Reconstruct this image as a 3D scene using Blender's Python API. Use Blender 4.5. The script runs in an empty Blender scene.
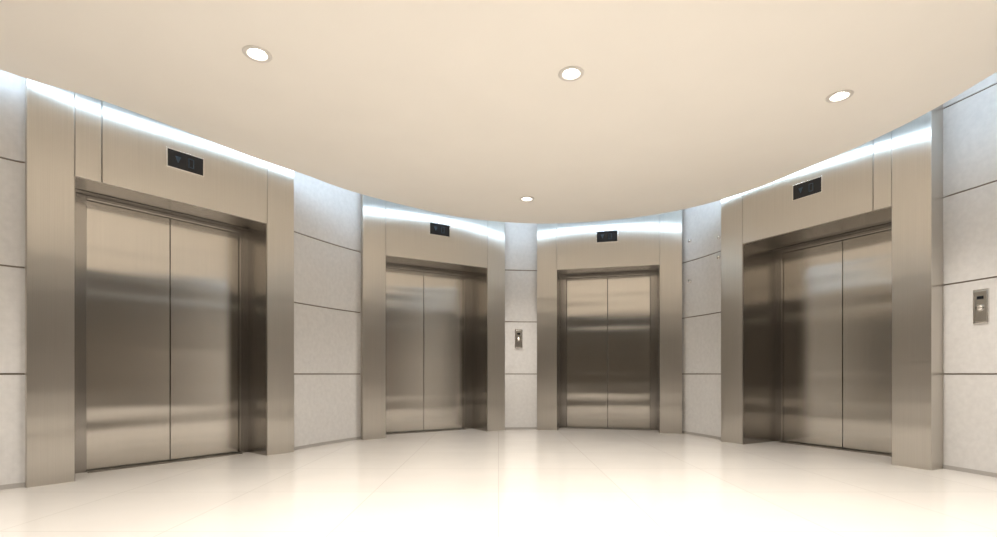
import bpy, bmesh, math
from mathutils import Vector, Matrix
S = bpy.context.scene
S.view_settings.view_transform = 'Standard'
S.view_settings.look = 'None'
S.view_settings.exposure = 0.0

# ---------------------------------------------------------------- materials
def newmat(name):
    m = bpy.data.materials.new(name); m.use_nodes = True
    nt = m.node_tree
    return m, nt, nt.nodes['Principled BSDF']

def simple(name, col, rough=0.5, metal=0.0, noise=0.0, nscale=6, bump=0.0):
    m, nt, b = newmat(name)
    b.inputs['Roughness'].default_value = rough
    b.inputs['Metallic'].default_value = metal
    tc = nt.nodes.new('ShaderNodeTexCoord')
    n = nt.nodes.new('ShaderNodeTexNoise'); n.inputs['Scale'].default_value = nscale
    n.inputs['Detail'].default_value = 5
    nt.links.new(tc.outputs['Object'], n.inputs['Vector'])
    r = nt.nodes.new('ShaderNodeValToRGB')
    r.color_ramp.elements[0].position = 0.3; r.color_ramp.elements[1].position = 0.7
    r.color_ramp.elements[0].color = (*[c*(1-noise) for c in col], 1)
    r.color_ramp.elements[1].color = (*col, 1)
    nt.links.new(n.outputs['Fac'], r.inputs['Fac'])
    nt.links.new(r.outputs['Color'], b.inputs['Base Color'])
    if bump:
        bp = nt.nodes.new('ShaderNodeBump'); bp.inputs['Strength'].default_value = bump
        bp.inputs['Distance'].default_value = 0.003
        nt.links.new(n.outputs['Fac'], bp.inputs['Height'])
        nt.links.new(bp.outputs['Normal'], b.inputs['Normal'])
    return m

def emis(name, col, s):
    m, nt, b = newmat(name)
    b.inputs['Base Color'].default_value = (*col, 1)
    b.inputs['Emission Color'].default_value = (*col, 1)
    b.inputs['Emission Strength'].default_value = s
    return m

def steel(name, col, rough=0.24, aniso=0.85, scl=(160, 160, 1.2), var=0.06, wav=0.12):
    m, nt, b = newmat(name)
    L = nt.links.new
    b.inputs['Metallic'].default_value = 1.0
    b.inputs['Anisotropic'].default_value = aniso
    tc = nt.nodes.new('ShaderNodeTexCoord')
    mp = nt.nodes.new('ShaderNodeMapping'); mp.inputs['Scale'].default_value = scl
    L(tc.outputs['Object'], mp.inputs['Vector'])
    n = nt.nodes.new('ShaderNodeTexNoise'); n.inputs['Scale'].default_value = 1.0
    n.inputs['Detail'].default_value = 3
    L(mp.outputs['Vector'], n.inputs['Vector'])
    b.inputs['Roughness'].default_value = rough
    r = nt.nodes.new('ShaderNodeValToRGB')
    r.color_ramp.elements[0].position = 0.3; r.color_ramp.elements[1].position = 0.7
    r.color_ramp.elements[0].color = (*[c*(1-var) for c in col], 1)
    r.color_ramp.elements[1].color = (*col, 1)
    L(n.outputs['Fac'], r.inputs['Fac']); L(r.outputs['Color'], b.inputs['Base Color'])
    # very slight panel waviness, long across the sheet and short up it
    mp2 = nt.nodes.new('ShaderNodeMapping'); mp2.inputs['Scale'].default_value = (0.35, 0.35, 3.2)
    L(tc.outputs['Object'], mp2.inputs['Vector'])
    n2 = nt.nodes.new('ShaderNodeTexNoise'); n2.inputs['Scale'].default_value = 1.0; n2.inputs['Detail'].default_value = 1
    L(mp2.outputs['Vector'], n2.inputs['Vector'])
    bp = nt.nodes.new('ShaderNodeBump'); bp.inputs['Strength'].default_value = wav; bp.inputs['Distance'].default_value = 0.02
    L(n2.outputs['Fac'], bp.inputs['Height']); L(bp.outputs['Normal'], b.inputs['Normal'])
    g = nt.nodes.new('ShaderNodeNewGeometry')
    vm = nt.nodes.new('ShaderNodeVectorMath'); vm.operation = 'CROSS_PRODUCT'
    vm.inputs[1].default_value = (0.013, 0.021, 1)
    L(g.outputs['Normal'], vm.inputs[0])
    nm = nt.nodes.new('ShaderNodeVectorMath'); nm.operation = 'NORMALIZE'
    L(vm.outputs[0], nm.inputs[0]); L(nm.outputs[0], b.inputs['Tangent'])
    return m

M_face = steel('brushed_steel_frame', (0.68, 0.645, 0.59), 0.31, 0.78, wav=0.2)
M_door = steel('brushed_steel_door', (0.67, 0.635, 0.58), 0.17, 0.88, wav=0.45)
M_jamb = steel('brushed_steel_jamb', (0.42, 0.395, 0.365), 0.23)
M_gap = simple('dark_joint', (0.03, 0.028, 0.025), 0.6)
M_black = simple('display_glass', (0.01, 0.012, 0.016), 0.08)
M_sill = simple('sill_metal', (0.30, 0.28, 0.25), 0.35, 1.0)
M_chrome = simple('bezel_metal', (0.85, 0.83, 0.80), 0.2, 1.0)
M_dig = emis('display_digits', (0.02, 0.035, 0.05), 0.15)
M_wall = simple('stone_panel', (0.70, 0.69, 0.68), 0.42, 0, 0.09, 22, 0.25)
M_joint = simple('joint_metal', (0.24, 0.20, 0.165), 0.4, 0.3)
M_back = simple('dark_reflection_wall', (0.16, 0.14, 0.12), 0.5, 0, 0.3, 3)  # no known wood: dark tone invented so the steel reflects a dark band
M_base = simple('baseboard_stone', (0.42, 0.40, 0.38), 0.35)
M_ceil = simple('ceiling_paint', (0.91, 0.872, 0.81), 0.8, 0, 0.02, 2)
M_white = simple('cove_paint', (0.85, 0.86, 0.87), 0.8)
M_trim = simple('downlight_trim', (0.72, 0.69, 0.65), 0.3)
M_lamp = emis('lamp_glow', (1.0, 0.95, 0.86), 30)
M_strip = emis('cove_led', (0.66, 0.83, 1.0), 12)

def floor_mat():
    m, nt, b = newmat('polished_tile'); L = nt.links.new
    tc = nt.nodes.new('ShaderNodeTexCoord')
    br = nt.nodes.new('ShaderNodeTexBrick')
    br.offset = 0.0; br.inputs['Scale'].default_value = 1.0
    br.inputs['Brick Width'].default_value = 0.9; br.inputs['Row Height'].default_value = 0.9
    br.inputs['Mortar Size'].default_value = 0.003
    br.inputs['Color1'].default_value = (0.77, 0.74, 0.70, 1)
    br.inputs['Color2'].default_value = (0.745, 0.715, 0.675, 1)
    br.inputs['Mortar'].default_value = (0.62, 0.59, 0.55, 1)
    L(tc.outputs['Object'], br.inputs['Vector'])
    n = nt.nodes.new('ShaderNodeTexNoise'); n.inputs['Scale'].default_value = 2.2; n.inputs['Detail'].default_value = 8
    L(tc.outputs['Object'], n.inputs['Vector'])
    mx = nt.nodes.new('ShaderNodeMix'); mx.data_type = 'RGBA'; mx.blend_type = 'MULTIPLY'
    mx.inputs['Factor'].default_value = 0.08
    L(br.outputs['Color'], mx.inputs['A']); L(n.outputs['Fac'], mx.inputs['B'])
    L(mx.outputs['Result'], b.inputs['Base Color'])
    mr = nt.nodes.new('ShaderNodeMapRange'); mr.inputs['To Min'].default_value = 0.05; mr.inputs['To Max'].default_value = 0.13
    L(n.outputs['Fac'], mr.inputs['Value']); L(mr.outputs['Result'], b.inputs['Roughness'])
    return m
M_floor = floor_mat()

# ---------------------------------------------------------------- helpers
def link(o): S.collection.objects.link(o); return o
def mesh_obj(name, verts, faces, mat, parent=None, mw=None, bevel=0, smooth=False):
    me = bpy.data.meshes.new(name); me.from_pydata(verts, [], faces); me.update()
    bm = bmesh.new(); bm.from_mesh(me); bmesh.ops.recalc_face_normals(bm, faces=bm.faces); bm.to_mesh(me); bm.free()
    me.materials.append(mat)
    if smooth:
        for p in me.polygons: p.use_smooth = True
    o = link(bpy.data.objects.new(name, me))
    if parent: o.parent = parent
    if mw: o.matrix_local = mw
    if bevel:
        b = o.modifiers.new('bevel', 'BEVEL'); b.width = bevel; b.segments = 2
    return o
BF = [(0,1,2,3),(4,5,6,7),(0,1,5,4),(1,2,6,5),(2,3,7,6),(3,0,4,7)]
def box(name, a, b, mat, parent=None, bevel=0.0):
    (x0,y0,z0),(x1,y1,z1) = a, b
    v = [(x0,y0,z0),(x1,y0,z0),(x1,y1,z0),(x0,y1,z0),(x0,y0,z1),(x1,y0,z1),(x1,y1,z1),(x0,y1,z1)]
    return mesh_obj(name, v, BF, mat, parent, None, bevel)
def empty(name, loc, rotz=0):
    e = link(bpy.data.objects.new(name, None)); e.location = loc; e.rotation_euler = (0,0,rotz)
    e.empty_display_size = 0.1
    return e
def lathe(name, prof, mat, parent=None, n=40):
    v=[]; f=[]
    for r,z in prof:
        for i in range(n):
            a=2*math.pi*i/n; v.append((r*math.cos(a), r*math.sin(a), z))
    for k in range(len(prof)-1):
        for i in range(n):
            j=(i+1)%n; f.append((k*n+i,k*n+j,(k+1)*n+j,(k+1)*n+i))
    return mesh_obj(name, v, f, mat, parent, smooth=True)
def disc(name, r, z, mat, parent=None, n=40):
    v=[(r*math.cos(2*math.pi*i/n), r*math.sin(2*math.pi*i/n), z) for i in range(n)]
    return mesh_obj(name, v, [tuple(range(n))], mat, parent)
def catmull(P, k=8, closed=False):
    out=[]; n=len(P)
    rng = range(n) if closed else range(n-1)
    for i in rng:
        g = (lambda j: Vector(P[j%n])) if closed else (lambda j: Vector(P[max(0,min(n-1,j))]))
        p0,p1,p2,p3=g(i-1),g(i),g(i+1),g(i+2)
        for s in range(k):
            t=s/k
            out.append(0.5*((2*p1)+(p2-p0)*t+(2*p0-5*p1+4*p2-p3)*t*t+(3*p1-p0-3*p2+p3)*t**3))
    if not closed: out.append(Vector(P[-1]))
    return out
def normals(pts, closed=False):
    N=[]; n=len(pts)
    for i in range(n):
        a = pts[(i-1)%n] if closed else pts[max(0,i-1)]
        b = pts[(i+1)%n] if closed else pts[min(n-1,i+1)]
        d=(b-a).normalized(); N.append(Vector((-d.y,d.x)))
    return N
def ribbon(name, pts, o0, o1, z0, z1, mat, parent=None, closed=False, smooth=True):
    N=normals(pts, closed); v=[]; f=[]; n=len(pts)
    for p,q in zip(pts,N):
        a=p+q*o0; b=p+q*o1
        v += [(a.x,a.y,z0),(b.x,b.y,z0),(b.x,b.y,z1),(a.x,a.y,z1)]
    m = n if closed else n-1
    for i in range(m):
        j=(i+1)%n
        for k in range(4):
            l=(k+1)%4; f.append((i*4+k,i*4+l,j*4+l,j*4+k))
    if not closed:
        f += [(0,1,2,3), tuple((n-1)*4+k for k in range(4))]
    return mesh_obj(name, v, f, mat, parent)

ZC=3.0; ZT=3.5; HO=2.42; ST=0.30

# ---------------------------------------------------------------- elevators
def elevator(corner, deg, side='L', extra=None, W=2.15, RC=0.45, zd=2.865, st1=ST, tl=0.10, tr=0.10):
    th=math.radians(deg); u=Vector((math.cos(th),math.sin(th)))
    c = Vector(corner) + (u*W/2 if side=='L' else -u*W/2)
    e = empty('elevator', (c.x,c.y,0), th); e['W']=W
    h=W/2; T=0.04; g=0.003
    oL=h-st1; oR=h-ST
    for s,nm,o in ((-1,'frame_column_1',oL),(1,'frame_column_2',oR)):
        x0,x1=sorted((s*h,s*o))
        box(nm,(x0,0,0),(x1,RC+0.02,ZT),M_face,e,0.004)
        a,b=sorted((s*o,s*(o-0.006)))
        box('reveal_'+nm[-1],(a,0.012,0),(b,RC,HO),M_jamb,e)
    xs=[-oL]
    if extra: xs += extra
    xs += [oR]
    for i in range(len(xs)-1):
        box('header_panel_%d'%(i+1),(xs[i]+g,0.0,HO),(xs[i+1]-g,T,ZT),M_face,e,0.003)
    box('header_backing',(-oL,T+0.001,HO+0.01),(oR,RC+0.02,ZT),M_gap,e)
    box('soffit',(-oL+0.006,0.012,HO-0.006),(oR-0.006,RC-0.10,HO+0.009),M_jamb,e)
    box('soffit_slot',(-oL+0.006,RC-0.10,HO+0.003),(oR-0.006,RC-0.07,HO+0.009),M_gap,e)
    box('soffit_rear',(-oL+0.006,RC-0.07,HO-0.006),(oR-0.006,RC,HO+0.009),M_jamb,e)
    DT=HO-0.055
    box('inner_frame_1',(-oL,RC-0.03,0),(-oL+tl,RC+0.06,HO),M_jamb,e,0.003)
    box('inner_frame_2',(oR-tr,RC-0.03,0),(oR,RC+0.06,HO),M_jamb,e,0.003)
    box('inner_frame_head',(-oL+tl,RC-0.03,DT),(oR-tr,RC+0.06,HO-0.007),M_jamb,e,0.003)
    dl=-oL+tl; dr=oR-tr; mid=(dl+dr)/2
    box('door_panel_1',(dl+0.002,RC+0.01,0.012),(mid-0.003,RC+0.05,DT-0.004),M_door,e,0.003)
    box('door_panel_2',(mid+0.003,RC+0.01,0.012),(dr-0.002,RC+0.05,DT-0.004),M_door,e,0.003)
    box('shaft_void',(-oL,RC+0.065,0.0),(oR,RC+0.08,HO),M_gap,e)
    box('sill',(dl,RC-0.09,0.0),(dr,RC+0.055,0.008),M_sill,e)
    box('sill_groove',(dl,RC-0.005,0.0),(dr,RC+0.008,0.010),M_gap,e)
    box('sill_groove_2',(dl,RC-0.06,0.0),(dr,RC-0.052,0.009),M_gap,e)
    z=zd
    box('indicator_bezel',(-0.158,-0.010,z-0.088),(0.158,0.002,z+0.088),M_chrome,e,0.003)
    box('indicator_screen',(-0.147,-0.013,z-0.077),(0.147,-0.009,z+0.077),M_black,e)
    zz=z
    for i,(a,b) in enumerate((((0.02,-0.04),(0.028,0.04)),((0.06,-0.04),(0.068,0.04)),((0.02,0.034),(0.068,0.042)),((0.02,-0.042),(0.068,-0.034)))):
        box('digit_bar_%d'%(i+1),(a[0],-0.0145,zz+a[1]),(b[0],-0.0125,zz+b[1]),M_dig,e)
    mesh_obj('arrow',[(-0.09,-0.014,zz+0.03),(-0.04,-0.014,zz+0.03),(-0.065,-0.014,zz-0.03)],[(0,1,2)],M_dig,e)
    return e
E1=elevator((-3.52,3.73),53,'L',[-0.62],RC=0.42,zd=2.79,st1=0.28,tl=0.17,tr=0.09)
E2=elevator((-1.745,6.44),31,'L',RC=0.50,tl=0.10,tr=0.15)
E3=elevator((0.584,7.59),-14,'L',W=2.08,RC=0.45,tl=0.10,tr=0.11)
E4=elevator((3.81,4.40),-62,'R',[0.62],RC=0.66,zd=2.83,tl=0.09,tr=0.09)

def corners(e,p):
    W=e['W']
    th=e.rotation_euler.z; u=Vector((math.cos(th),math.sin(th))); v=Vector((-u.y,u.x)); c=Vector(e.location[:2])
    return c-u*W/2+v*p, c+u*W/2+v*p
A1=corners(E1,0.05)[0]; B1=corners(E1,0.10)[1]
A2,B2=corners(E2,0.10); A3,B3=corners(E3,0.10)
A4=corners(E4,0.10)[0]; B4=corners(E4,0.22)[1]

# ---------------------------------------------------------------- walls
def arc(a,b,bulge,n=12):
    d=b-a; q=Vector((-d.y,d.x)).normalized()
    return [a+d*(i/n)+q*bulge*4*(i/n)*(1-i/n) for i in range(n+1)]
def panelled_wall(name, pts):
    w = empty(name,(0,0,0))
    zs=[0.0,0.85,1.65,2.44,3.24,ZT]
    for i in range(len(zs)-1):
        ribbon('stone_panel_%d'%(i+1),pts,0,0.06,zs[i]+(0.007 if i else 0),zs[i+1]-0.007,M_wall,w)
    ribbon('joint_backing',pts,0.012,0.07,0.0,ZT,M_joint,w)
    ribbon('baseboard',pts,-0.008,0.0,0.0,0.035,M_base,w)
    return w
panelled_wall('wall_far_left',arc(B1,A2,0.03))
panelled_wall('wall_far',arc(B2,A3,0.01))
panelled_wall('wall_far_right',arc(B3,A4,0.03))
left = catmull([(-4.10,2.9),(-4.00,3.1),(-3.66,3.66),A1[:]])
panelled_wall('wall_left',left)
right = catmull([B4[:],(4.10,4.08),(4.20,3.4),(4.22,3.2)])
panelled_wall('wall_right',right)
backp = catmull([(4.22,3.2),(4.3,2.0),(4.3,0.6),(4.25,-1.0),(3.7,-2.6),(2.2,-4.0),(0,-4.5),(-2.2,-4.0),(-3.7,-2.6),(-4.25,-1.0),(-4.35,0.6),(-4.3,2.0),(-4.10,2.9)])
ribbon('wall_back',backp,0.0,0.06,0,ZT,M_back)  # unseen wall behind the camera, kept dark to darken the door reflections

# ---------------------------------------------------------------- floor / slab
box('floor',(-6,-6,-0.1),(6,9.5,0.0),M_floor)
box('ceiling_slab',(-6,-6,ZT),(6,9.5,ZT+0.1),M_white)

# ---------------------------------------------------------------- ceiling disc with downlight holes
edge=[(-3.52,3.53),(-3.12,3.93),(-2.80,4.39),(-2.45,4.93),(-2.12,5.35),(-1.65,5.97),(-0.78,6.70),(-0.12,7.02),
(0.665,7.15),(1.42,7.03),(2.05,6.78),(2.57,6.39),(2.98,5.80),(3.19,5.29),(3.37,4.82),(3.49,4.36),(3.54,3.97),(3.55,3.5),
(3.62,2.0),(3.62,0),(3.35,-1.9),(2.0,-3.5),(0,-4.0),(-2.0,-3.5),(-3.4,-2.1),(-3.95,-0.2),(-4.0,1.6),(-3.83,2.85)]
ep=catmull(edge,6,True)
DL=[(-1.62,3.36),(0.52,3.58),(2.64,3.87),(0.35,6.14),
    (-2.6,1.4),(-0.6,1.2),(1.5,1.4),(3.0,1.7),(-2.0,-1.2),(0.2,-1.6),(2.2,-1.0)]
HR=0.078
cu=bpy.data.curves.new('ceiling','CURVE'); cu.dimensions='2D'; cu.fill_mode='BOTH'; cu.extrude=0.03
def addpoly(pts):
    sp=cu.splines.new('POLY'); sp.points.add(len(pts)-1); sp.use_cyclic_u=True
    for q,p in zip(sp.points,pts): q.co=(p[0],p[1],0,1)
addpoly(ep)
for x,y in DL: addpoly([(x+HR*math.cos(2*math.pi*i/32),y+HR*math.sin(2*math.pi*i/32)) for i in range(32)])
tmp=link(bpy.data.objects.new('tmpc',cu)); bpy.context.view_layer.update()
me=bpy.data.meshes.new_from_object(tmp.evaluated_get(bpy.context.evaluated_depsgraph_get()))
bpy.data.objects.remove(tmp)
me.materials.clear(); me.materials.append(M_ceil)
ce=link(bpy.data.objects.new('ceiling',me)); ce.location=(0,0,ZC+0.03)

# cove LED strip lying on top of the dropped ceiling near its edge
epc=list(reversed(ep))
def area(p): return sum(p[i].x*p[(i+1)%len(p)].y-p[(i+1)%len(p)].x*p[i].y for i in range(len(p)))/2
loop = ep if area(ep)<0 else epc    # clockwise -> left normal points outward
cl=empty('cove_light',(0,0,0))
ribbon('led_strip',loop,-0.045,-0.015,ZC+0.072,ZC+0.12,M_strip,cl,closed=True)
ribbon('led_channel',loop,-0.06,-0.015,ZC+0.06,ZC+0.0715,M_white,cl,closed=True)

# ---------------------------------------------------------------- downlights
for x,y in DL:
    e=empty('downlight',(x,y,ZC))
    lathe('trim_ring',[(0.062,0.0),(0.064,-0.006),(0.088,-0.005),(0.092,-0.001),(0.078,0.0)],M_trim,e)
    lathe('reflector',[(0.064,-0.004),(0.060,0.01),(0.050,0.035)],M_trim,e)
    disc('lamp',0.050,0.035,M_lamp,e)
    lathe('housing',[(0.078,-0.001),(0.078,0.12),(0.001,0.12)],M_sill,e)
    ld=bpy.data.lights.new('spot','SPOT'); ld.energy=208; ld.color=(1.0,0.93,0.85)
    ld.spot_size=math.radians(120); ld.spot_blend=0.9; ld.shadow_soft_size=0.05
    lo=link(bpy.data.objects.new('spot',ld)); lo.parent=e; lo.location=(0,0,-0.012)

# ---------------------------------------------------------------- call panels
def call_panel(x,y,z,deg):
    e=empty('elevator_call_panel',(x,y,z),math.radians(deg))
    box('plate',(-0.058,-0.012,-0.145),(0.058,0.02,0.145),M_chrome,e,0.004)
    box('inset',(-0.044,-0.014,-0.128),(0.044,-0.010,0.128),M_face,e,0.002)
    box('floor_display',(-0.024,-0.016,0.06),(0.024,-0.012,0.085),M_black,e)
    b=lathe('button_collar',[(0.021,0.0),(0.023,0.008),(0.029,0.008),(0.032,0.0)],M_jamb,e,28)
    b.rotation_euler=(math.radians(90),0,0); b.location=(0,-0.014,-0.012)
    b=lathe('button',[(0.0001,0.012),(0.018,0.011),(0.022,0.007),(0.023,0.0)],M_chrome,e,28)
    b.rotation_euler=(math.radians(90),0,0); b.location=(0,-0.014,-0.012)
m=(B2+A3)/2; dd=(A3-B2)
call_panel(m.x-0.02,m.y-0.01,1.39,math.degrees(math.atan2(dd.y,dd.x)))
i=min(range(len(right)),key=lambda k:abs(right[k].x/right[k].y-0.972))
tg=right[i+1]-right[i-1]; tn=Vector((-tg.y,tg.x)).normalized()
cpp=right[i]-tn*0.004
call_panel(cpp.x,cpp.y,1.42,math.degrees(math.atan2(tg.y,tg.x)))

# ---------------------------------------------------------------- wall studs
dv=(A4-B3); nn=Vector((-dv.y,dv.x)).normalized()
for t,zz in ((0.2,2.72),(0.85,2.62),(0.2,2.15),(0.85,2.36)):
    p=B3+dv*t+nn*(0.03*4*t*(1-t))
    s=lathe('wall_stud',[(0.0001,0.03),(0.018,0.03),(0.024,0.022),(0.024,0)],M_chrome,None,24)
    s.location=(p.x,p.y,zz); s.rotation_euler=(math.radians(90),0,math.atan2(dv.y,dv.x))

# ---------------------------------------------------------------- world, camera
w=bpy.data.worlds.new('world'); S.world=w; w.use_nodes=True
w.node_tree.nodes['Background'].inputs[0].default_value=(0.9,0.87,0.83,1)
w.node_tree.nodes['Background'].inputs[1].default_value=0.3
cam=bpy.data.cameras.new('camera'); co=link(bpy.data.objects.new('camera',cam))
co.location=(0,0,0.85); co.rotation_euler=(math.pi/2,0,0)
cam.sensor_width=36; cam.lens=500/997*36; cam.shift_y=0.1058; cam.clip_start=0.05
S.camera=co
